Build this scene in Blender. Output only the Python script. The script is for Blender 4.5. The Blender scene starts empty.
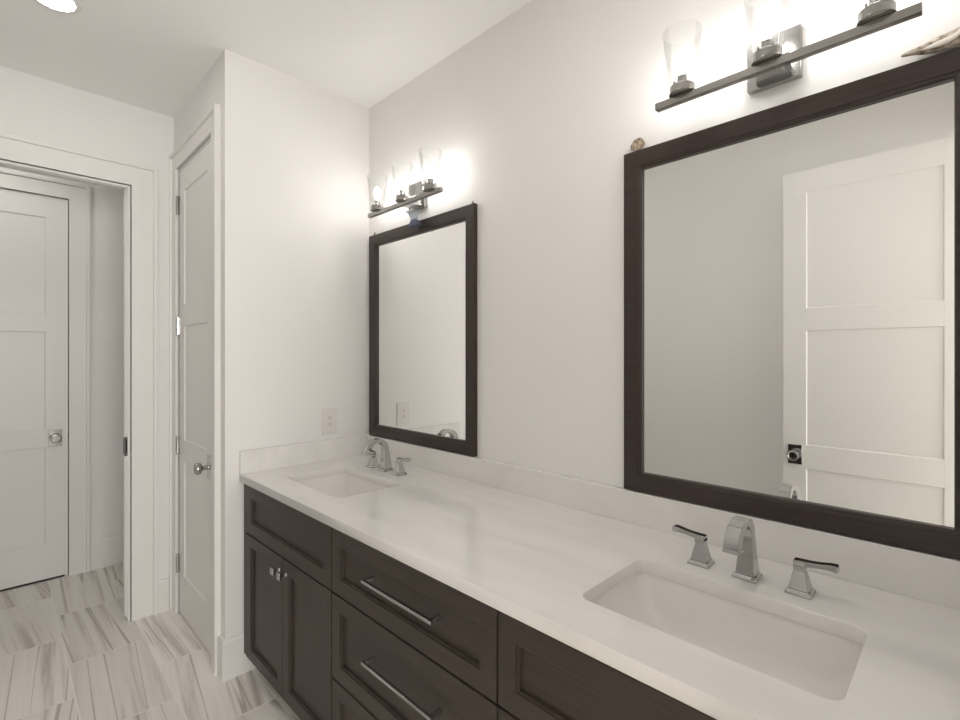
import bpy, bmesh, math, random
from mathutils import Vector, Matrix

C = bpy.context.scene
COL = C.collection
PI = math.pi

# ------------------------------------------------------------------ camera
CAM_H = 1.42
FPX, CY, YAW = 485.5, 356.0, math.radians(44.85)
cd = bpy.data.cameras.new('camera')
cam = bpy.data.objects.new('camera', cd)
COL.objects.link(cam)
cd.sensor_width = 36.0
cd.lens = FPX / 960.0 * 36.0
cd.shift_y = (CY - 360.0) / 960.0
cd.clip_start = 0.02
cam.location = (0, 0, CAM_H)
cam.rotation_euler = (PI / 2, 0, -YAW)
C.camera = cam

# ------------------------------------------------------------------ world, exposure
w = bpy.data.worlds.new('world')
C.world = w
w.use_nodes = True
w.node_tree.nodes['Background'].inputs[0].default_value = (0.92, 0.95, 1.0, 1)
w.node_tree.nodes['Background'].inputs[1].default_value = 0.6
C.view_settings.view_transform = 'Standard'
C.view_settings.look = 'None'
C.view_settings.gamma = 1.0
C.view_settings.use_curve_mapping = False
C.view_settings.exposure = 0.95
C.cycles.max_bounces = 16
C.cycles.diffuse_bounces = 8
C.cycles.transparent_max_bounces = 16
C.cycles.sample_clamp_indirect = 4.0

BULB = 29.0
CAN = 46.0
def area(name, loc, rot, sx, sy, power, color=(1, .96, .92)):
    l = bpy.data.lights.new(name, 'AREA')
    l.shape = 'RECTANGLE'; l.size = sx; l.size_y = sy; l.energy = power; l.color = color
    o = bpy.data.objects.new(name, l); COL.objects.link(o)
    o.location = loc; o.rotation_euler = rot
    return o
# added fill light behind the camera, set in an invented bedroom window
area('fill_light', (-0.1, -3.12, 1.55), (PI / 2, 0, 0), 1.9, 1.5, 62, (1.0, 0.98, 0.955))

# ------------------------------------------------------------------ materials
def mat(name, col, rough=.5, metal=0.0, emit=0, spec=.5, bump=0, bscale=200, coat=0):
    m = bpy.data.materials.new(name); m.use_nodes = True
    nt = m.node_tree; b = nt.nodes['Principled BSDF']
    b.inputs['Base Color'].default_value = (*col, 1)
    b.inputs['Roughness'].default_value = rough
    b.inputs['Metallic'].default_value = metal
    b.inputs['Specular IOR Level'].default_value = spec
    b.inputs['Coat Weight'].default_value = coat
    if emit:
        b.inputs['Emission Color'].default_value = (*emit[:3], 1)
        b.inputs['Emission Strength'].default_value = emit[3]
    if bump:
        tc = nt.nodes.new('ShaderNodeTexCoord')
        n = nt.nodes.new('ShaderNodeTexNoise'); n.inputs['Scale'].default_value = bscale
        n.inputs['Detail'].default_value = 3
        bp = nt.nodes.new('ShaderNodeBump'); bp.inputs['Strength'].default_value = bump
        bp.inputs['Distance'].default_value = 0.002
        nt.links.new(tc.outputs['Object'], n.inputs['Vector'])
        nt.links.new(n.outputs['Fac'], bp.inputs['Height'])
        nt.links.new(bp.outputs['Normal'], b.inputs['Normal'])
    return m

M = {}
M['wall'] = mat('wall_paint', (0.83, 0.82, 0.805), .6, bump=.06, bscale=260, spec=.3)
M['ceiling'] = mat('ceiling_paint', (0.91, 0.905, 0.895), .8, bump=.05, bscale=200, spec=.2)
M['trim'] = mat('trim_paint', (0.82, 0.81, 0.79), .35, spec=.4)
M['chrome'] = mat('chrome', (0.52, 0.52, 0.52), .06, 1.0)
M['bar'] = mat('bar_metal', (0.34, 0.33, 0.315), .22, 1.0)
M['nickel'] = mat('polished_nickel', (0.42, 0.42, 0.41), .14, 1.0)
M['satin'] = mat('satin_chrome', (0.60, 0.585, 0.56), .22, 1.0)
M['mirror'] = mat('mirror_glass', (0.90, 0.90, 0.885), .0, 1.0)
M['porcelain'] = mat('porcelain', (0.82, 0.80, 0.775), .12, spec=.5)
M['plastic'] = mat('outlet_plastic', (0.78, 0.76, 0.73), .35)
M['dark'] = mat('dark_recess', (0.02, 0.02, 0.02), .7)
M['carcass'] = mat('carcass_board', (0.03, 0.025, 0.022), .7)
M['bulb'] = mat('lit_bulb', (1, 1, 1), .4, emit=(1.0, 0.96, 0.925, BULB))
M['can'] = mat('fill_lens', (1, 1, 1), .4, emit=(1.0, 0.97, 0.945, CAN))
M['can_hall'] = mat('lit_lens_dim', (1, 1, 1), .4, emit=(1.0, 0.95, 0.90, 19.0))
M['can_far'] = mat('fill_lens_hall', (1, 1, 1), .4, emit=(1.0, 0.96, 0.91, 30.0))
M['blue'] = mat('blue_grey_glass', (0.44, 0.49, 0.56), .18, .3, bump=.5, bscale=90)
M['navy'] = mat('navy_glass', (0.06, 0.075, 0.13), .2)
M['bed'] = mat('bedroom_paint', (0.70, 0.68, 0.65), .7)

def thin_glass(name, tint):
    m = bpy.data.materials.new(name); m.use_nodes = True
    nt = m.node_tree; nt.nodes.clear()
    out = nt.nodes.new('ShaderNodeOutputMaterial'); mix = nt.nodes.new('ShaderNodeMixShader')
    t = nt.nodes.new('ShaderNodeBsdfTransparent'); g = nt.nodes.new('ShaderNodeBsdfGlossy')
    lw = nt.nodes.new('ShaderNodeLayerWeight'); lw.inputs['Blend'].default_value = .22
    mp = nt.nodes.new('ShaderNodeMath'); mp.operation = 'MULTIPLY'; mp.inputs[1].default_value = .30
    t.inputs['Color'].default_value = (*tint, 1); g.inputs['Roughness'].default_value = .03
    g.inputs['Color'].default_value = (.8, .8, .8, 1)
    nt.links.new(lw.outputs['Fresnel'], mp.inputs[0]); nt.links.new(mp.outputs[0], mix.inputs[0])
    nt.links.new(t.outputs[0], mix.inputs[1]); nt.links.new(g.outputs[0], mix.inputs[2])
    nt.links.new(mix.outputs[0], out.inputs[0])
    return m
M['glass'] = thin_glass('clear_glass', (0.985, 0.987, 0.985))

def wood(name, c0, c1, axis, rough=.42):
    m = bpy.data.materials.new(name); m.use_nodes = True
    nt = m.node_tree; b = nt.nodes['Principled BSDF']; L = nt.links.new
    tc = nt.nodes.new('ShaderNodeTexCoord'); mp = nt.nodes.new('ShaderNodeMapping')
    s = [140, 140, 140]; s[axis] = 6
    mp.inputs['Scale'].default_value = s
    n = nt.nodes.new('ShaderNodeTexNoise'); n.inputs['Scale'].default_value = 1; n.inputs['Detail'].default_value = 5
    r = nt.nodes.new('ShaderNodeValToRGB')
    r.color_ramp.elements[0].position = .3; r.color_ramp.elements[0].color = (*c0, 1)
    r.color_ramp.elements[1].position = .75; r.color_ramp.elements[1].color = (*c1, 1)
    L(tc.outputs['Object'], mp.inputs[0]); L(mp.outputs[0], n.inputs['Vector'])
    L(n.outputs['Fac'], r.inputs[0]); L(r.outputs[0], b.inputs['Base Color'])
    b.inputs['Roughness'].default_value = rough
    b.inputs['Specular IOR Level'].default_value = .4
    bp = nt.nodes.new('ShaderNodeBump'); bp.inputs['Strength'].default_value = .08; bp.inputs['Distance'].default_value = .001
    L(n.outputs['Fac'], bp.inputs['Height']); L(bp.outputs[0], b.inputs['Normal'])
    return m
M['cab'] = wood('espresso_wood', (0.042, 0.031, 0.0245), (0.061, 0.0465, 0.0375), 2)
M['cab_h'] = wood('espresso_wood_level', (0.042, 0.031, 0.0245), (0.061, 0.0465, 0.0375), 0)
M['frame'] = wood('mirror_frame_wood', (0.034, 0.023, 0.0185), (0.052, 0.037, 0.031), 1, .38)

def quartz():
    m = bpy.data.materials.new('white_quartz'); m.use_nodes = True
    nt = m.node_tree; b = nt.nodes['Principled BSDF']; L = nt.links.new
    tc = nt.nodes.new('ShaderNodeTexCoord'); mp = nt.nodes.new('ShaderNodeMapping')
    mp.inputs['Rotation'].default_value = (0, 0, .25); mp.inputs['Scale'].default_value = (7, 1.6, 3)
    n = nt.nodes.new('ShaderNodeTexNoise'); n.inputs['Scale'].default_value = 1.3; n.inputs['Detail'].default_value = 6
    n.inputs['Distortion'].default_value = .8
    r = nt.nodes.new('ShaderNodeValToRGB')
    r.color_ramp.elements[0].position = .35; r.color_ramp.elements[0].color = (0.76, 0.745, 0.725, 1)
    r.color_ramp.elements[1].position = .62; r.color_ramp.elements[1].color = (0.82, 0.805, 0.785, 1)
    L(tc.outputs['Object'], mp.inputs[0]); L(mp.outputs[0], n.inputs['Vector'])
    L(n.outputs['Fac'], r.inputs[0]); L(r.outputs[0], b.inputs['Base Color'])
    b.inputs['Roughness'].default_value = .16
    return m
M['quartz'] = quartz()

def tile():
    m = bpy.data.materials.new('floor_tile'); m.use_nodes = True
    nt = m.node_tree; b = nt.nodes['Principled BSDF']; L = nt.links.new; N = nt.nodes.new
    def math_(op, a, bb=None, c=None):
        n = N('ShaderNodeMath'); n.operation = op
        for i, v in enumerate((a, bb, c)):
            if v is None: continue
            if isinstance(v, (int, float)): n.inputs[i].default_value = v
            else: L(v, n.inputs[i])
        return n.outputs[0]
    tc = N('ShaderNodeTexCoord'); sp = N('ShaderNodeSeparateXYZ'); L(tc.outputs['Object'], sp.inputs[0])
    TW, TL = .295, .592
    u = math_('DIVIDE', math_('SUBTRACT', sp.outputs[0], .231), TW)
    row = math_('FLOOR', u); fu = math_('SUBTRACT', u, row)
    par = math_('FLOORED_MODULO', row, 2.0)
    v = math_('ADD', math_('DIVIDE', math_('SUBTRACT', sp.outputs[1], 2.915), TL), 0.0)
    v = math_('ADD', v, math_('MULTIPLY', par, .5))
    cell = math_('FLOOR', v); fv = math_('SUBTRACT', v, cell)
    # grout mask
    du = math_('MULTIPLY', math_('MINIMUM', fu, math_('SUBTRACT', 1.0, fu)), TW)
    dv = math_('MULTIPLY', math_('MINIMUM', fv, math_('SUBTRACT', 1.0, fv)), TL)
    d = math_('MINIMUM', du, dv)
    grout = math_('LESS_THAN', d, .0020)
    cid = N('ShaderNodeCombineXYZ'); L(row, cid.inputs[0]); L(cell, cid.inputs[1])
    wn = N('ShaderNodeTexWhiteNoise'); wn.noise_dimensions = '3D'; L(cid.outputs[0], wn.inputs[0])
    sc = N('ShaderNodeVectorMath'); sc.operation = 'SCALE'; L(wn.outputs['Color'], sc.inputs[0]); sc.inputs['Scale'].default_value = 37.0
    # slight random slant of the veins in each tile
    sep = N('ShaderNodeSeparateColor'); L(wn.outputs['Color'], sep.inputs[0])
    slant = math_('MULTIPLY', math_('SUBTRACT', sep.outputs[0], .5), .30)
    px = math_('ADD', sp.outputs[0], math_('MULTIPLY', sp.outputs[1], slant))
    cv = N('ShaderNodeCombineXYZ'); L(px, cv.inputs[0]); L(sp.outputs[1], cv.inputs[1])
    sclv = N('ShaderNodeVectorMath'); sclv.operation = 'MULTIPLY'; L(cv.outputs[0], sclv.inputs[0]); sclv.inputs[1].default_value = (26, .9, 1)
    add = N('ShaderNodeVectorMath'); add.operation = 'ADD'; L(sclv.outputs[0], add.inputs[0]); L(sc.outputs[0], add.inputs[1])
    n1 = N('ShaderNodeTexNoise'); n1.inputs['Scale'].default_value = .8; n1.inputs['Detail'].default_value = 6; n1.inputs['Roughness'].default_value = .62
    n1.inputs['Distortion'].default_value = .35
    L(add.outputs[0], n1.inputs['Vector'])
    r1 = N('ShaderNodeValToRGB'); e = r1.color_ramp.elements
    e[0].position = .30; e[0].color = (0.44, 0.405, 0.37, 1)
    e[1].position = .47; e[1].color = (0.72, 0.69, 0.65, 1)
    k = e.new(.40); k.color = (0.60, 0.565, 0.525, 1)
    k = e.new(.75); k.color = (0.81, 0.785, 0.75, 1)
    L(n1.outputs['Fac'], r1.inputs[0])
    # thin dark line veins
    n2 = N('ShaderNodeTexNoise'); n2.inputs['Scale'].default_value = .33; n2.inputs['Detail'].default_value = 2; n2.inputs['Distortion'].default_value = .5
    add2 = N('ShaderNodeVectorMath'); add2.operation = 'ADD'; L(add.outputs[0], add2.inputs[0]); add2.inputs[1].default_value = (11, 5, 3)
    L(add2.outputs[0], n2.inputs['Vector'])
    vein = math_('SUBTRACT', 1.0, math_('MINIMUM', math_('MULTIPLY', math_('ABSOLUTE', math_('SUBTRACT', n2.outputs['Fac'], .47)), 60.0), 1.0))
    mx = N('ShaderNodeMix'); mx.data_type = 'RGBA'; mx.blend_type = 'MIX'
    L(math_('MULTIPLY', vein, .75), mx.inputs['Factor']); L(r1.outputs[0], mx.inputs['A']); mx.inputs['B'].default_value = (0.30, 0.26, 0.22, 1)
    # overall tone per tile
    tone = math_('ADD', 1.06, math_('MULTIPLY', sep.outputs[1], .16))
    tn = N('ShaderNodeVectorMath'); tn.operation = 'SCALE'; L(mx.outputs['Result'], tn.inputs[0]); L(tone, tn.inputs['Scale'])
    mg = N('ShaderNodeMix'); mg.data_type = 'RGBA'
    L(grout, mg.inputs['Factor']); L(tn.outputs[0], mg.inputs['A']); mg.inputs['B'].default_value = (0.93, 0.91, 0.88, 1)
    L(mg.outputs['Result'], b.inputs['Base Color'])
    b.inputs['Roughness'].default_value = .42
    bp = N('ShaderNodeBump'); bp.inputs['Strength'].default_value = .5; bp.inputs['Distance'].default_value = .001; bp.invert = True
    L(grout, bp.inputs['Height']); L(bp.outputs[0], b.inputs['Normal'])
    return m
M['tile'] = tile()

def shellmat(name, c0, c1, c2):
    m = bpy.data.materials.new(name); m.use_nodes = True
    nt = m.node_tree; b = nt.nodes['Principled BSDF']; L = nt.links.new
    tc = nt.nodes.new('ShaderNodeTexCoord')
    n = nt.nodes.new('ShaderNodeTexNoise'); n.inputs['Scale'].default_value = 90; n.inputs['Detail'].default_value = 4
    r = nt.nodes.new('ShaderNodeValToRGB')
    r.color_ramp.elements[0].position = .35; r.color_ramp.elements[0].color = (*c0, 1)
    r.color_ramp.elements[1].position = .7; r.color_ramp.elements[1].color = (*c2, 1)
    k = r.color_ramp.elements.new(.5); k.color = (*c1, 1)
    L(tc.outputs['Object'], n.inputs['Vector']); L(n.outputs['Fac'], r.inputs[0]); L(r.outputs[0], b.inputs['Base Color'])
    b.inputs['Roughness'].default_value = .7
    bp = nt.nodes.new('ShaderNodeBump'); bp.inputs['Strength'].default_value = .6; bp.inputs['Distance'].default_value = .003
    L(n.outputs['Fac'], bp.inputs['Height']); L(bp.outputs[0], b.inputs['Normal'])
    return m
M['shell'] = shellmat('weathered_shell', (0.13, 0.09, 0.06), (0.36, 0.28, 0.20), (0.60, 0.52, 0.42))
M['oyster'] = shellmat('oyster_shell_crust', (0.16, 0.125, 0.095), (0.42, 0.36, 0.29), (0.66, 0.60, 0.53))
M['pearl'] = mat('shell_inside', (0.74, 0.70, 0.64), .3, bump=.3, bscale=60)

# ------------------------------------------------------------------ helpers
class MB:
    def __init__(s): s.bm = bmesh.new()
    def box(s, x0, y0, z0, x1, y1, z1):
        x0, x1 = sorted((x0, x1)); y0, y1 = sorted((y0, y1)); z0, z1 = sorted((z0, z1))
        v = [s.bm.verts.new(p) for p in ((x0,y0,z0),(x1,y0,z0),(x1,y1,z0),(x0,y1,z0),(x0,y0,z1),(x1,y0,z1),(x1,y1,z1),(x0,y1,z1))]
        for f in ((0,3,2,1),(4,5,6,7),(0,1,5,4),(1,2,6,5),(2,3,7,6),(3,0,4,7)): s.bm.faces.new([v[i] for i in f])
        return s
    def loft(s, loops, closed=True, cap0=True, cap1=True):
        R = [[s.bm.verts.new(p) for p in l] for l in loops]
        n = len(R[0])
        for a, b in zip(R, R[1:]):
            for i in range(n if closed else n - 1):
                j = (i + 1) % n
                s.bm.faces.new((a[i], a[j], b[j], b[i]))
        if cap0: s.bm.faces.new(list(reversed(R[0])))
        if cap1: s.bm.faces.new(R[-1])
        return s
    def lathe(s, prof, origin=(0,0,0), axis=(0,0,1), n=32, cap0=True, cap1=True):
        ax = Vector(axis).normalized(); q = Vector((0,0,1)).rotation_difference(ax); o = Vector(origin)
        return s.loft([[o + q @ Vector((r*math.cos(2*PI*k/n), r*math.sin(2*PI*k/n), h)) for k in range(n)] for r, h in prof], True, cap0, cap1)
    def build(s, name, m, parent=None, bevel=0, smooth=False, seg=2, solid=0, sub=0):
        bmesh.ops.recalc_face_normals(s.bm, faces=s.bm.faces[:])
        me = bpy.data.meshes.new(name); s.bm.to_mesh(me); s.bm.free()
        me.materials.append(m)
        o = bpy.data.objects.new(name, me); COL.objects.link(o)
        if parent: o.parent = parent
        if solid:
            d = o.modifiers.new('solid', 'SOLIDIFY'); d.thickness = solid; d.offset = 1
        if bevel:
            d = o.modifiers.new('bevel', 'BEVEL'); d.width = bevel; d.segments = seg; d.limit_method = 'ANGLE'; d.angle_limit = math.radians(35)
        if sub:
            d = o.modifiers.new('sub', 'SUBSURF'); d.levels = sub; d.render_levels = sub
        if smooth or bevel:
            for p in me.polygons: p.use_smooth = True
            if not sub:
                me.set_sharp_from_angle(angle=math.radians(40))
        return o

def tag(o, label=None, cat=None, group=None, kind=None):
    if label: o['label'] = label
    if cat: o['category'] = cat
    if group: o['group'] = group
    if kind: o['kind'] = kind
    return o
def empty(name, loc, rz, label, cat, group=None, kind=None):
    o = bpy.data.objects.new(name, None); COL.objects.link(o)
    o.location = loc; o.rotation_euler = (0, 0, rz); o.empty_display_size = .05
    return tag(o, label, cat, group, kind)
def struct(name, mb, m, label, cat, **k):
    return tag(mb.build(name, m, **k), label, cat, kind='structure')
def copy_tree(o, parent=None):
    c = o.copy(); COL.objects.link(c); c.parent = parent
    for ch in list(o.children): copy_tree(ch, c)
    return c

# =================================================================== SETTING
VX = 1.437      # vanity wall
EY = 2.300      # end wall beside the vanity
CX = 0.709      # closet side wall
FY = 3.170      # far wall with the opening
HY = 4.105      # hall wall
LX = -0.400     # left wall
NY = -0.100     # wall behind the camera with its doorway
CZ = 2.768      # ceiling

struct('floor', MB().box(-2.2, -3.3, -.06, 2.4, 4.3, 0), M['tile'], 'grey and beige striped stone-look floor tiles laid in staggered rows', 'floor')
struct('ceiling', MB().box(-2.2, -3.3, CZ, 2.4, 4.3, CZ + .08), M['ceiling'], 'plain white painted ceiling over the bathroom', 'ceiling')
struct('wall_right', MB().box(VX, NY - .12, 0, VX + .12, EY + .12, CZ), M['wall'], 'long off-white wall behind the vanity, holding both mirrors and light bars', 'wall')
struct('wall_end', MB().box(CX, EY, 0, VX, EY + .12, CZ), M['wall'], 'short off-white wall at the far end of the vanity counter, holding the outlet', 'wall')
mb = MB()
OY0, OY1, OZ = 2.458, 3.074, 2.446     # closet door opening
mb.box(CX, EY + .12, 0, CX + .11, OY0 - .012, CZ); mb.box(CX, OY0 - .012, OZ + .012, CX + .11, OY1 + .012, CZ); mb.box(CX, OY1 + .012, 0, CX + .11, FY, CZ)
struct('wall_closet', mb, M['wall'], 'narrow off-white wall around the closet door, between end wall and opening', 'wall')
struct('wall_closet_back', MB().box(1.45, EY + .12, 0, 1.55, FY, CZ), M['wall'], 'unseen back wall closing the closet, added to keep stray light out', 'wall')  # added to block world light and darken the gap around the closet door
PX0, PX1, PZ = -.31, .507, 2.332        # far opening
mb = MB()
mb.box(-1.72, FY, 0, PX0 - .012, FY + .12, CZ); mb.box(PX0 - .012, FY, PZ + .014, PX1 + .012, FY + .12, CZ); mb.box(PX1 + .012, FY, 0, 1.6, FY + .12, CZ)
struct('wall_far', mb, M['wall'], 'off-white wall with the wide cased opening into the hall', 'wall')
struct('wall_left', MB().box(LX - .12, NY - .12, 0, LX, FY, CZ), M['wall'], 'plain wall opposite the vanity, seen only in the big mirror', 'wall')
HX0, HX1, HZ = -.475, .325, 2.430       # hall door opening
mb = MB()
mb.box(-1.6, HY, 0, HX0 - .012, HY + .12, CZ); mb.box(HX0 - .012, HY, HZ + .012, HX1 + .012, HY + .12, CZ); mb.box(HX1 + .012, HY, 0, 1.6, HY + .12, CZ)
struct('wall_hall', mb, M['wall'], 'back wall of the hall beyond the opening, around the panelled door', 'wall')
struct('wall_hall_side', MB().box(-1.72, FY + .12, 0, -1.6, HY + .12, CZ), M['wall'], 'end wall of the hall, out of the photo', 'wall')
struct('wall_hall_corner', MB().box(1.3, FY + .12, 0, 1.42, HY, CZ), M['wall'], 'other end wall of the hall, out of the photo', 'wall')
BX0, BX1, BZ = -.375, .46, 2.46
mb = MB()
mb.box(-2.0, NY - .12, 0, BX0, NY, CZ); mb.box(BX0, NY - .12, BZ, BX1, NY, CZ); mb.box(BX1, NY - .12, 0, 2.2, NY, CZ)
struct('wall_back', mb, M['wall'], 'wall with the doorway behind the camera, out of the photo', 'wall')
struct('wall_bedroom_left', MB().box(-2.1, -3.2, 0, -2.0, NY - .12, CZ), M['bed'], 'bedroom side wall behind the camera, out of the photo', 'wall')
struct('wall_bedroom_right', MB().box(2.2, -3.2, 0, 2.3, NY - .12, CZ), M['bed'], 'bedroom wall on the vanity side behind the camera', 'wall')
mb = MB()
mb.box(-2.1, -3.3, 0, -1.1, -3.2, CZ); mb.box(.9, -3.3, 0, 2.3, -3.2, CZ); mb.box(-1.1, -3.3, 0, .9, -3.2, .8); mb.box(-1.1, -3.3, 2.3, .9, -3.2, CZ)
struct('wall_bedroom', mb, M['bed'], 'bedroom wall around the added window behind the camera', 'wall')
mb = MB()
for a in ((-1.1,.8,.9,.85), (-1.1,2.25,.9,2.3), (-1.1,.85,-1.05,2.25), (.85,.85,.9,2.25), (-.125,.85,-.075,2.25)): mb.box(a[0], -3.28, a[1], a[2], -3.22, a[3])
struct('added_window_1', mb, M['trim'], 'invented white framed window around the added fill light, behind the camera', 'window')  # made-up window frame, holds the added fill light

# ---- casings
def casing(name, w, h, wd, D, loc, rz, label, stop=None):
    """U-shaped door casing with a raised outer band; local x across the opening, -y out of the wall"""
    prof = [(-.012, D), (0, D), (0, 0), (.004, 0), (.004, -.013), (wd - .022, -.013), (wd - .019, -.024), (wd - .002, -.024), (wd, -.021), (wd, 0), (-.012, 0)]
    if stop: prof = [(-.012, D), (0, D), (0, stop + .03), (-.0, stop + .03)] + prof[2:]
    m = MB()
    m.loft([[(-o, y, 0), (-o, y, h + o), (w + o, y, h + o), (w + o, y, 0)] for o, y in [p for p in prof]], closed=False, cap0=False, cap1=False)
    # close the two feet
    for side in (0, 1):
        pts = [((-o) if side == 0 else (w + o), y, 0) for o, y in prof]
        m.bm.faces.new([m.bm.verts.new(p) for p in pts])
    o = m.build(name, M['trim'])
    o.location = loc; o.rotation_euler = (0, 0, rz)
    return tag(o, label, 'trim', kind='structure')
# closet (faces -x): local x -> -y world
casing('trim_1', OY1 - OY0, OZ, .098, .11, (CX, OY1, 0), -PI/2, 'white moulded casing around the narrow closet door')
casing('trim_2', PX1 - PX0, PZ, .122, .0325, (PX0, FY, 0), 0, 'white moulded casing around the wide opening into the hall')
casing('trim_3', HX1 - HX0, HZ, .112, .10, (HX0, HY, 0), 0, 'white moulded casing around the hall door')
# jamb lining behind the pocket door and its header track
mb = MB()
mb.box(PX0 - .012, FY + .08, 0, PX0, FY + .12, PZ); mb.box(PX1, FY + .08, 0, PX1 + .012, FY + .12, PZ)
mb.box(PX0 - .012, FY + .08, PZ, PX1 + .012, FY + .12, PZ + .014)
mb.box(PX0 - .012, FY + .028, 0, PX0, FY + .08, PZ + .013)
struct('trim_4', mb, M['trim'], 'white jamb lining inside the opening to the hall', 'trim')

# ---- doors
def door_mesh(w, h, t, stile, rails, rd=.007):
    """rails: list of (z0,z1); panels lie between; front at y=0 facing -y, back at y=t"""
    m = MB()
    m.box(0, rd + .001, 0, w, t, h)
    m.box(0, 0, 0, stile, rd + .001, h); m.box(w - stile, 0, 0, w, rd + .001, h)
    for z0, z1 in rails: m.box(stile, 0, z0, w - stile, rd + .001, z1)
    for (a0, a1), (b0, b1) in zip(rails, rails[1:]):
        x0, x1, z0, z1 = stile, w - stile, a1, b0
        def ring(i, d): return [(x0+i, d, z0+i), (x1-i, d, z0+i), (x1-i, d, z1-i), (x0+i, d, z1-i)]
        m.loft([ring(0, 0.0004), ring(.003, rd - .0005), ring(.0033, rd)], cap0=False, cap1=True)
    return m
RAILS = [(0, .222), (.832, .952), (1.568, 1.685), (2.297, 2.428)]
def knob(parent, x, z, material, back=False):
    r = MB().box(x - .033, -.006, z - .053, x + .033, 0, z + .053).build('door_rose', material, parent, bevel=.0015)
    k = MB()
    k.lathe([(.012, 0), (.010, .008), (.010, .026), (.014, .030), (.024, .033), (.0275, .038), (.0275, .052), (.025, .056), (.020, .057), (.018, .055)], (x, -.006, z), (0, -1, 0), 36)
    kk = k.build('door_knob', material, parent, smooth=True)
    return kk
def hinge(parent, x, z, material, h=.1):
    m = MB()
    m.lathe([(.008, -h/2), (.0095, -h/2 + .003), (.0095, h/2 - .003), (.008, h/2)], (x, -.006, z), n=14)
    m.box(x - .011, -.0022, z - h/2 + .003, x, .0015, z + h/2 - .003)
    m.box(x + .0, -.0022, z - h/2 + .003, x + .020, .0015, z + h/2 - .003)
    return m.build('hinge', material, parent)

# closet door: face at x = CX+.003, facing -x
d = empty('door_1', (CX + .003, OY1 - .003, .014), -PI/2, 'narrow white three-panel closet door with four hinges and a round knob', 'door', kind='structure')
W1 = OY1 - OY0 - .006
door_mesh(W1, 2.428, .035, .105, RAILS).build('door_leaf', M['trim'], d, bevel=.001)
knob(d, W1 - .062, .882, M['nickel'])
for z in (2.25, 1.585, .93, .28): hinge(d, 0.0, z - .014, M['nickel'])
# hall door, flush with the wall face
d = empty('door_2', (HX0 + .003, HY + .002, .012), 0, 'white three-panel hall door seen through the opening, with square knob plate', 'door', kind='structure')
door_mesh(HX1 - HX0 - .006, 2.414, .035, .106, [(0, .222), (.832, .945), (1.560, 1.675), (2.284, 2.414)]).build('door_leaf', M['trim'], d, bevel=.001)
knob(d, HX1 - HX0 - .064, .885, M['nickel'])
MB().lathe([(.0, -.02), (.004, -.018), (.006, 0), (.004, .018), (0, .02)], (HX1 - HX0 + .004, -.002, .89), n=12, cap0=False, cap1=False).build('strike_lip', M['nickel'], d, smooth=True)
MB().box(.02, -.0, -.011, .78, .03, 0).build('gap_shade', M['dark'], d)  # dark strip painting the shade in the gap below the door
# open door leaf, seen in the big mirror: face at x=-.33 facing +x, local x -> +y
d = empty('door_3', (-.232, -.031, .004), PI/2, 'open white three-panel door reflected in the big mirror, with dark square knob plate', 'door', kind='structure')
door_mesh(.755, 2.420, .035, .108, [(0, .215), (.808, .935), (1.554, 1.672), (2.300, 2.420)]).build('door_leaf', M['trim'], d, bevel=.001)
knob(d, .698, .880, M['chrome'])
MB().box(.755, .012, .85, .7565, .024, .91).build('latch_plate', M['nickel'], d)
for z in (2.2, 1.2, .25): hinge(d, 0.0, z, M['satin'])
# pocket door slid into the wall of the opening; only its edge shows
d = empty('door_4', (PX1 - .0205, FY + .034, .016), 0, 'white edge of the pocket door slid into the opening jamb', 'door', kind='structure')
MB().box(0, 0, 0, .64, .036, 2.308).build('door_leaf', M['trim'], d, bevel=.001)
m = MB().box(-.0016, -.0016, .865, .0225, .033, .968)
m.build('edge_pull', M['nickel'], d)
MB().box(.006, -.0022, .878, .013, -.0014, .955).build('pull_slot', M['dark'], d)
MB().box(-.0022, .010, .878, -.0014, .020, .955).build('pull_slot', M['dark'], d)

# ---- baseboards
def base(name, x0, y0, x1, y1, h, side, label):
    """side: unit direction facing the room"""
    m = MB(); t = .015
    sx, sy = side
    if sy:   # runs along x at wall y0
        pr = [(0, 0), (sy*t, 0), (sy*t, h - .012), (sy*(t - .007), h), (0, h)]
        m.loft([[(x, y0 + a, z) for a, z in pr] for x in (x0, x1)])
    else:
        pr = [(0, 0), (sx*t, 0), (sx*t, h - .012), (sx*(t - .007), h), (0, h)]
        m.loft([[(x0 + a, y, z) for a, z in pr] for y in (y0, y1)])
    return struct(name, m, M['trim'], label, 'baseboard')
base('baseboard_end', CX - .015, EY, .875, EY, .175, (0, -1), 'short white baseboard under the end wall, beside the vanity')
base('baseboard_closet', CX, EY - .0, CX, OY0 - .0985, .175, (-1, 0), 'stub of white baseboard between the wall corner and the closet casing')
base('baseboard_far', PX1 + .1235, FY, CX - .026, FY, .175, (0, -1), 'stub of white baseboard in the corner beside the opening casing')
base('baseboard_hall', HX1 + .1135, HY, 1.3, HY, .195, (0, -1), 'white baseboard along the hall wall')
base('baseboard_left', LX, NY, LX, FY, .175, (1, 0), 'white baseboard along the wall opposite the vanity')

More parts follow.
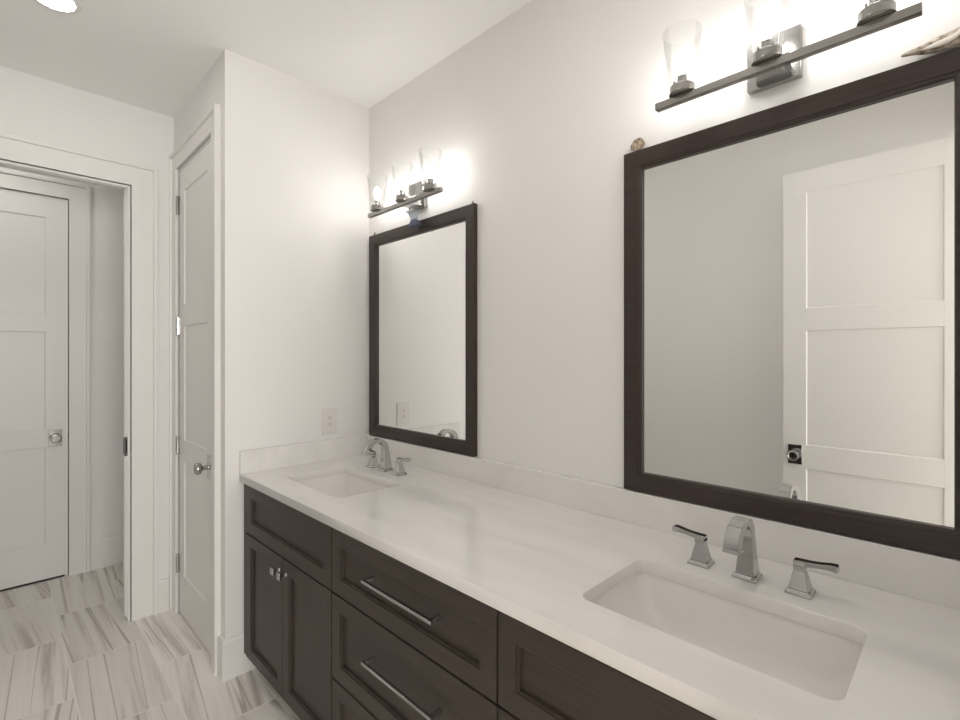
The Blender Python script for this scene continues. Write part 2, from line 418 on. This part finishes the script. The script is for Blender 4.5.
# =================================================================== VANITY
FX = .803       # front of doors and drawers
SKEW = math.radians(.39)
def face_x(y): return .780 + (2.284 - y) * math.tan(SKEW)
def cabinet(name, yl, yr, label, hidden_left=False):
    c = empty(name, (face_x(yl), yl, 0), -PI/2 + SKEW, label, 'cabinet', 'espresso vanity cabinets')
    W = yl - yr; D = VX - face_x(yr) - .008
    m = MB()
    m.box(0, .020, .092, .018, D - .003, .857); m.box(W - .018, .020, .092, W, D - .003, .857)
    m.box(.018, .020, .092, W - .018, D - .003, .110); m.box(.018, D - .012, .110, W - .018, D - .003, .857)
    m.box(.018, .020, .837, W - .018, .045, .857)
    m.build('carcass', M['carcass'], c)
    MB().box(0, .088, 0, W, .104, .0915).build('toe_kick', M['cab_h'], c)
    return c, W
def front(name, c, x0, x1, z0, z1, material, stile=.052):
    """framed cabinet front with a stepped bead around a recessed panel"""
    m = MB(); t = .019
    def ring(i, d): return [(x0+i, d, z0+i), (x1-i, d, z0+i), (x1-i, d, z1-i), (x0+i, d, z1-i)]
    m.loft([ring(0, t), ring(0, .0012), ring(.0012, 0), ring(stile, 0), ring(stile + .001, .004), ring(stile + .0055, .005), ring(stile + .0065, .012)])
    return m.build(name, material, c)
def pull(parent, xc, z, L=.321):
    m = MB()
    m.box(xc - L/2, -.0285, z - .0045, xc + L/2, -.0195, z + .0045)
    for s in (-1, 1):
        x = xc + s * (L/2 - .009)
        m.loft([[(x-a, y, z-b), (x+a, y, z-b), (x+a, y, z+b), (x-a, y, z+b)] for a, b, y in ((.0045, .0045, -.021), (.0045, .0045, -.010), (.006, .006, .002), (.0065, .0065, .0119))])
    return m.build('pull', M['chrome'], parent, bevel=.0008)
def cab_knob(parent, x, z):
    m = MB()
    m.loft([[(x-a, y, z-a), (x+a, y, z-a), (x+a, y, z+a), (x-a, y, z+a)] for a, y in ((.008, 0), (.006, -.006), (.0055, -.016), (.012, -.021), (.013, -.023), (.013, -.030), (.011, -.032))])
    return m.build('knob', M['chrome'], parent, bevel=.0008)

G = .002
cabL, W = cabinet('sink_cabinet', 2.284, 1.489, 'dark espresso sink cabinet at the far end of the vanity, two doors with square knobs')
F0 = .033
MB().box(0, .003, .0945, F0 - .001, .020, .853).build('filler_strip', M['cab'], cabL)
front('false_front', cabL, F0 + G, W - G, .643, .853, M['cab_h'])
MID = (F0 + W)/2
dl = front('door', cabL, F0 + G, MID - G/2, .0945, .637, M['cab'], .048); cab_knob(dl, MID - .030, .586)
dr = front('door', cabL, MID + G/2, W - G, .0945, .637, M['cab']); cab_knob(dr, MID + .030, .586)

cabM, W = cabinet('drawer_cabinet', 1.487, .742, 'dark espresso bank of three drawers with chrome bar pulls, middle of the vanity')
for z0, z1, pz in ((.643, .853, .757), (.360, .637, .517), (.0945, .354, .255)):
    f = front('drawer', cabM, G, W - G, z0, z1, M['cab_h']); pull(f, W/2 + .015, pz)

cabR, W = cabinet('sink_cabinet', .740, -.019, 'dark espresso sink cabinet nearest the camera, under the big basin')
front('false_front', cabR, G, W - G, .643, .853, M['cab_h'])
dl = front('door', cabR, G, W/2 - G/2, .0945, .637, M['cab']); cab_knob(dl, W/2 - .030, .586)
dr = front('door', cabR, W/2 + G/2, W - G, .0945, .637, M['cab']); cab_knob(dr, W/2 + .030, .586)
f = MB().box(W + .001, .004, .092, W + .078, .022, .853).build('filler_strip', M['cab'], cabR)

# ---- countertop with two cut-outs
TOPZ, SLAB = .892, .0322
def rrect(x0, y0, x1, y1, r, n=6):
    pts = []
    for cx, cy, a in ((x1-r, y1-r, 0), (x0+r, y1-r, 90), (x0+r, y0+r, 180), (x1-r, y0+r, 270)):
        for k in range(n + 1):
            t = math.radians(a + 90*k/n); pts.append((cx + r*math.cos(t), cy + r*math.sin(t)))
    return pts
SINKS = [(.905, .135, 1.192, .604), (.893, 1.640, 1.180, 2.109)]
cu = bpy.data.curves.new('tmp', 'CURVE'); cu.dimensions = '2D'; cu.fill_mode = 'BOTH'; cu.extrude = SLAB/2 - .0012; cu.bevel_depth = .0012; cu.bevel_resolution = 1
cu.offset = -.0012
for pts in [[(.789, NY + .0015), (VX - .0015, NY + .0015), (VX - .0015, EY - .0015), (.7675, EY - .0015)]] + [rrect(*s, .028) for s in SINKS]:
    sp = cu.splines.new('POLY'); sp.points.add(len(pts) - 1); sp.use_cyclic_u = True
    for p, q in zip(sp.points, pts): p.co = (q[0], q[1], 0, 1)
tmp = bpy.data.objects.new('tmp', cu); COL.objects.link(tmp)
bpy.context.view_layer.update()
me = bpy.data.meshes.new_from_object(tmp.evaluated_get(bpy.context.evaluated_depsgraph_get()))
bpy.data.objects.remove(tmp)
me.name = 'countertop'; me.materials.clear(); me.materials.append(M['quartz'])
for v in me.vertices: v.co.z += TOPZ - SLAB/2
ct = bpy.data.objects.new('countertop', me); COL.objects.link(ct)
tag(ct, 'long white quartz countertop with two rectangular sink cut-outs', 'countertop')

tag(MB().box(VX - .0205, NY + .002, TOPZ, VX - .0008, EY - .0202, .994).build('backsplash', M['quartz'], bevel=.0012), 'long low white quartz backsplash running along the wall under both mirrors', 'backsplash', 'quartz splashes')
tag(MB().box(.7678, EY - .0195, TOPZ, VX - .0008, EY - .0008, .996).build('backsplash', M['quartz'], bevel=.0012), 'short white quartz side splash at the far end of the counter, below the outlet', 'backsplash', 'quartz splashes')

# ---- undermount sinks
def sink(s, label):
    x0, y0, x1, y1 = s; xc, yc = (x0+x1)/2, (y0+y1)/2
    o = empty('sink', (xc, yc, .70), 0, label, 'sink', 'undermount sinks')
    hx, hy = (x1-x0)/2 + .004, (y1-y0)/2 + .004
    def loop(ix, iy, z, r): return [(a, b, z - .70) for a, b in rrect(-hx + ix, -hy + iy, hx - ix, hy - iy, r, 8)]
    zt = TOPZ - SLAB - .0006
    L = [loop(-.018, -.018, zt, .04), loop(0, 0, zt, .030), loop(.001, .001, zt - .003, .030), loop(.006, .010, zt - .05, .032), loop(.014, .026, zt - .085, .036),
         loop(.026, .052, zt - .108, .042), loop(.046, .085, zt - .120, .048), loop(.085, .14, zt - .126, .04), loop(.118, .205, zt - .129, .02)]
    m = MB(); m.loft(L, cap0=False, cap1=True)
    bw = m.build('basin', M['porcelain'], o, smooth=True, solid=0)
    mod = bw.modifiers.new('solid', 'SOLIDIFY'); mod.thickness = .009; mod.offset = -1
    MB().lathe([(.024, 0), (.024, .002), (.021, .004), (.012, .002), (.010, .003)], (0, 0, zt - .1289 - .70), n=32).build('drain', M['chrome'], o, smooth=True)
    return o
sink(SINKS[0], 'white rectangular undermount sink below the near mirror that reflects the door')
sink(SINKS[1], 'white rectangular undermount sink at the far end of the counter')

# ---- widespread faucet
def faucet(yc, label, xc=1.270):
    f = empty('faucet', (xc, yc, TOPZ), 0, label, 'faucet', 'chrome widespread faucets')
    def q(x0, x1, wy, z, z2=None):
        z2 = z if z2 is None else z2
        return [(x0, -wy/2, z), (x1, -wy/2, z2), (x1, wy/2, z2), (x0, wy/2, z)]
    # spout
    m = MB()
    m.loft([q(-.027, .027, .054, 0), q(-.027, .027, .054, .0055), q(-.0215, .0215, .045, .012)])
    S = [((-.0205, .012), (.0205, .012), .042), ((-.0180, .05), (.0175, .05), .0335), ((-.0165, .086), (.0125, .086), .0300)]
    outer, inner, wid = [], [], []
    for k in range(15):
        t = math.radians(-90 + 184*k/14); q_ = k/14
        ao = .053 if t < 0 else .072; ai = .035
        outer.append((-.045 - ao*math.sin(t), .099 + .0535*math.cos(t)))
        inner.append((-.051 - ai*math.sin(t), .0965 + .0395*math.cos(t)))
        wid.append(.0300 + .0020*q_)
    for a, b, wy in zip(inner, outer, wid): S.append((a, b, wy))
    m.loft([[(a[0], -wy/2, a[1]), (b[0], -wy/2, b[1]), (b[0], wy/2, b[1]), (a[0], wy/2, a[1])] for a, b, wy in S])
    # tip flange
    def tipr(k, e, wy):
        ax, az = inner[-1]; bx, bz = outer[-1]; dx, dz = -.0025*k, -.0125*k
        nx, nz = (bx-ax), (bz-az); l = math.hypot(nx, nz); nx, nz = nx/l*e, nz/l*e
        return [(ax-nx+dx, -wy/2, az-nz+dz), (bx+nx+dx, -wy/2, bz+nz+dz), (bx+nx+dx, wy/2, bz+nz+dz), (ax-nx+dx, wy/2, az-nz+dz)]
    m.loft([tipr(-.15, .0005, .032), tipr(0, .0015, .0350), tipr(.45, .0015, .0350)])
    m.build('spout', M['chrome'], f, bevel=.0011)
    for s in (1, -1):
        y0 = s * .1075
        def h(a, z, ox=0): return [(-a+ox, y0-a, z), (a+ox, y0-a, z), (a+ox, y0+a, z), (-a+ox, y0+a, z)]
        m = MB()
        m.loft([h(.0255, 0), h(.0255, .005), h(.0205, .0115)])
        m.loft([h(.0195, .0115), h(.0165, .025), h(.0135, .040), h(.0105, .052), h(.0115, .054), h(.0115, .066), h(.0100, .070)])
        hb = m.build('handle', M['chrome'], f, bevel=.0009)
        m = MB()
        prof = [(-.0115, .0105, .060, .0735), (.012, .0100, .0635, .0745), (.035, .0095, .067, .0765), (.056, .0105, .0685, .0805), (.067, .0110, .0665, .0810), (.070, .0100, .068, .0795)]
        m.loft([[(-a, y0 + s*dy, z0), (a, y0 + s*dy, z0), (a, y0 + s*dy, z1), (-a, y0 + s*dy, z1)] for dy, a, z0, z1 in prof])
        m.build('lever', M['chrome'], hb, bevel=.0009)
    return f
faucet(.3715, 'chrome faucet with arched spout and two lever handles behind the near sink')
faucet(1.893, 'chrome faucet with arched spout and two lever handles behind the far sink', 1.270)

# =================================================================== MIRRORS
def mirror(y0, y1, label):
    """y0 near, y1 far"""
    z0, z1, fw = .998, 2.061, .0590
    yc = (y0+y1)/2
    o = empty('framed_mirror', (VX, yc, z0), 0, label, 'mirror', 'dark framed vanity mirrors')
    hw, H = (y1-y0)/2, z1-z0
    def ring(i, d): return [(-d, -hw+i, i), (-d, hw-i, i), (-d, hw-i, H-i), (-d, -hw+i, H-i)]
    m = MB(); m.loft([ring(0, .001), ring(0, .0205), ring(.0015, .022), ring(fw-.012, .022), ring(fw-.0105, .0195), ring(fw-.004, .018), ring(fw-.0008, .0145), ring(fw-.0008, .003)], cap0=False, cap1=False)
    m.build('frame', M['frame'], o)
    m = MB(); m.loft([ring(fw-.004, .002), ring(fw-.004, .0056), ring(fw-.0036, .006)], cap0=True, cap1=True)
    m.build('mirror_glass', M['mirror'], o)
    return o
mirror(-.038, .774, 'dark wood framed mirror above the near sink, reflecting the open panelled door')
mirror(1.459, 2.267, 'dark wood framed mirror at the far end, above the far sink')

# =================================================================== VANITY LIGHTS
BX = 1.33
def vanity_light(yc, label):
    zb = 2.115
    o = empty('vanity_light', (VX, yc, 2.12), 0, label, 'light fixture', 'three-lamp chrome vanity lights')
    def loc(x, z): return x - VX, z - 2.12
    m = MB(); m.box(-.020, -.052, .0, -.0005, .070, .128)
    m.build('backplate', M['nickel'], o, bevel=.0015)
    m = MB()
    # tapering arm from backplate to bar
    m.loft([[(-.020, -.032, .010), (-.020, .048, .010), (-.020, .044, .070), (-.020, -.028, .070)],
            [(BX - VX + .010, -.020, .001), (BX - VX + .010, .026, .001), (BX - VX + .010, .026, .013), (BX - VX + .010, -.020, .013)]])
    m.build('arm', M['nickel'], o, bevel=.001)
    m = MB(); m.box(BX - VX - .010, -.280, -.005, BX - VX + .010, .280, .014)
    m.build('bar', M['bar'], o, bevel=.0012)
    for dy in (-.207, 0, .207):
        x = BX - VX
        m = MB()
        m.lathe([(.030, .0145), (.034, .0165), (.034, .0185), (.0325, .0205), (.0325, .036), (.031, .038), (.012, .038)], (x, dy, 0), n=36)
        m.lathe([(.0125, .038), (.0125, .066), (.0105, .068), (.009, .071)], (x, dy, 0), n=20)
        for k in range(4):
            a = PI/4 + k*PI/2
            m.lathe([(.0025, .036), (.0025, .050), (.0018, .052)], (x + .022*math.cos(a), dy + .022*math.sin(a), 0), n=8)
        s = m.build('socket', M['bar'], o, smooth=True)
        m = MB(); m.lathe([(.0335, .0375), (.0345, .039), (.0505, .186), (.0490, .186), (.0335, .0405)], (x, dy, 0), n=48, cap0=False, cap1=False)
        m.build('glass_shade', M['glass'], o, smooth=True)
        m = MB(); m.lathe([(.006, .071), (.012, .080), (.0165, .096), (.0165, .106), (.0125, .120), (.006, .131), (.0015, .134)], (x, dy, 0), n=24)
        m.build('bulb', M['bulb'], o, smooth=True)
    return o
vanity_light(.345, 'chrome three-lamp light bar with clear glass shades above the near mirror')
vanity_light(1.848, 'chrome three-lamp light bar with clear glass shades above the far mirror')

# recessed ceiling lights
def can(x, y, label, lens='can'):
    o = empty('recessed_light', (x, y, CZ), 0, label, 'ceiling light', 'recessed ceiling lights')
    MB().lathe([(.082, 0), (.082, -.002), (.078, -.005), (.064, -.006), (.062, -.0035), (.062, -.0002)], (0,0,0), n=48, cap0=False, cap1=False).build('trim_ring', M['trim'], o, smooth=True)
    MB().lathe([(.0622, -.0005), (.0622, -.0035), (.05, -.0042)], (0,0,0), n=48).build('lens', M[lens], o, smooth=True)
    return o
can(.152, 2.43, 'round lit recessed ceiling light in front of the opening', 'can_hall')
can(.70, .60, 'round lit recessed ceiling light added as fill above the near end, out of the photo')  # unseen lamp, added to brighten the counter, floor and vanity wall
can(.0, 3.70, 'round lit recessed ceiling light added out of view to brighten the hall', 'can_far')  # unseen lamp, added to lift the upper part of the hall door

# =================================================================== SMALL THINGS
# outlet on the end wall
o = empty('wall_outlet', (1.203, EY, 1.087), 0, 'white double wall outlet above the side splash on the end wall', 'outlet')
MB().box(-.0425, -.0065, -.064, .0425, -.0003, .064).build('cover_plate', M['plastic'], o, bevel=.002)
MB().box(-.0190, -.0082, -.0370, .0190, -.0065, .0370).build('receptacle', M['plastic'], o, bevel=.0006)
m = MB()
for zc in (.0165, -.0165):
    m.box(-.0075, -.0088, zc - .0005, -.0055, -.0080, zc + .0085); m.box(.0050, -.0088, zc + .0005, .0068, -.0080, zc + .0075)
    m.lathe([(.0024, 0), (.0024, .0008)], (0, -.0080, zc - .0065), (0, -1, 0), 10)
m.build('slots', M['dark'], o)

rnd = random.Random(4)
# round flat shell leaning on the frame top
MT = 2.061
m = MB(); n = 28
def blob(rad, th, seed):
    rr = random.Random(seed); ph = [rr.uniform(0, 6.28) for _ in range(4)]
    loops = []
    for fr, z in ((.35, -th*.5), (.75, -th*.46), (.96, -th*.25), (1.0, 0), (.96, th*.25), (.75, th*.55), (.35, th*.75)):
        l = []
        for k in range(n):
            a = 2*PI*k/n
            q = 1 + .04*math.sin(3*a + ph[0]) + .03*math.sin(5*a + ph[1]) + .02*math.sin(11*a + ph[2])
            l.append(Vector((rad*fr*q*math.cos(a), rad*fr*q*math.sin(a)*1.08, z + th*.08*math.sin(7*a + ph[3]))))
        loops.append(l)
    return loops
R = Matrix.Rotation(math.radians(14), 4, 'Y') @ Matrix.Rotation(-PI/2, 4, 'Y')
m.loft([[R @ p for p in l] for l in blob(.0215, .011, 3)])
o = m.build('sea_shell', M['shell'], smooth=True)
o.location = (1.424, .731, MT + .0222)
tag(o, 'round flat speckled shell standing on the top corner of the near mirror frame', 'shell')

# long oyster shell lying on the frame top against the wall
m = MB(); rr = random.Random(9); loops = []
stn = [(.118, .002, .006, .016), (.104, .005, .010, .014), (.090, .009, .013, .012), (.078, .012, .022, .006), (.062, .014, .029, .004), (.046, .015, .031, .003), (.034, .015, .033, .002), (.022, .016, .040, .001), (.010, .015, .041, .001), (-.004, .015, .031, .001), (-.018, .014, .027, .001), (-.034, .010, .016, .001), (-.044, .003, .007, .002)]
for y, hx, hz, z0 in stn:
    l = []
    for k in range(20):
        a = 2*PI*k/20
        w_ = 1 + .10*math.sin(5*a + y*90) + .06*rr.uniform(-1, 1)
        l.append((hx*math.cos(a)*w_, y, z0 + hz/2 + hz/2*math.sin(a)*w_))
    loops.append(l)
m.loft(loops)
sh = m.build('oyster_shell', M['oyster'], smooth=True, sub=1)
sh.location = (1.420, -0.012, MT + .004)
tag(sh, 'long craggy oyster shell lying on top of the near mirror frame', 'shell')
m = MB()
m.loft([[(-.0165 + dx*.5, y, z0), (-.0175 + dx, y, (z0+z1)/2), (-.0150 + dx*.5, y, z1)] for y, z0, z1, dx in ((.084, .012, .013, .006), (.070, .008, .016, .0015), (.055, .006, .019, 0), (.040, .007, .020, 0), (.028, .012, .025, 0), (.020, .020, .030, .002))], closed=False, cap0=False, cap1=False)
m.build('shell_hollow', M['pearl'], sh, smooth=True, solid=.001)

# two tiny shells on the far mirror
m = MB(); m.lathe([(.001, .0), (.0055, .001), (.0065, .006), (.0045, .012), (.0025, .018), (.0005, .022)], n=10)
o = m.build('sea_shell', M['shell'], smooth=True); o.location = (1.426, 2.228, MT)
tag(o, 'tiny pointed shell on the far top corner of the far mirror frame', 'shell')
m = MB(); m.lathe([(.001, .0), (.004, .002), (.0045, .008), (.003, .012), (.0005, .016)], n=10)
o = m.build('sea_shell', M['shell'], smooth=True); o.location = (1.424, 1.478, MT); o.rotation_euler = (.35, 0, 0)
tag(o, 'tiny dark shell on the near top corner of the far mirror frame', 'shell')

# blue-grey ornament hanging below the far light bar
o = empty('hanging_ornament', (1.388, 1.828, 2.0), 0, 'small blue-grey glassy ornament hanging under the far light bar', 'ornament')
def lp(y, z, wy, wx, tilt=0): return [(-wx, y - wy, z - tilt), (0, y - wy*.4, z - wx), (wx, y - wy*.8, z), (wx, y + wy*.8, z), (0, y + wy*.5, z + wx), (-wx, y + wy, z + tilt)]
m = MB(); m.loft([lp(.052, .108, .006, .003), lp(.044, .106, .020, .006, .004), lp(.026, .102, .038, .0085, .004), lp(.008, .094, .032, .0095), lp(.008, .080, .024, .0095), lp(.005, .068, .019, .009), lp(.004, .056, .017, .008)])
m.build('body', M['blue'], o, bevel=.001)
m = MB(); m.loft([lp(.004, .062, .016, .008), lp(-.002, .044, .032, .010), lp(-.008, .030, .048, .011), lp(-.008, .026, .046, .010)])
m.build('foot', M['navy'], o, bevel=.001)
m = MB(); m.lathe([(.0014, 0), (.0014, .014)], (0, .018, .104), (0, .1, 1), n=6)
m.build('hook', M['chrome'], o)
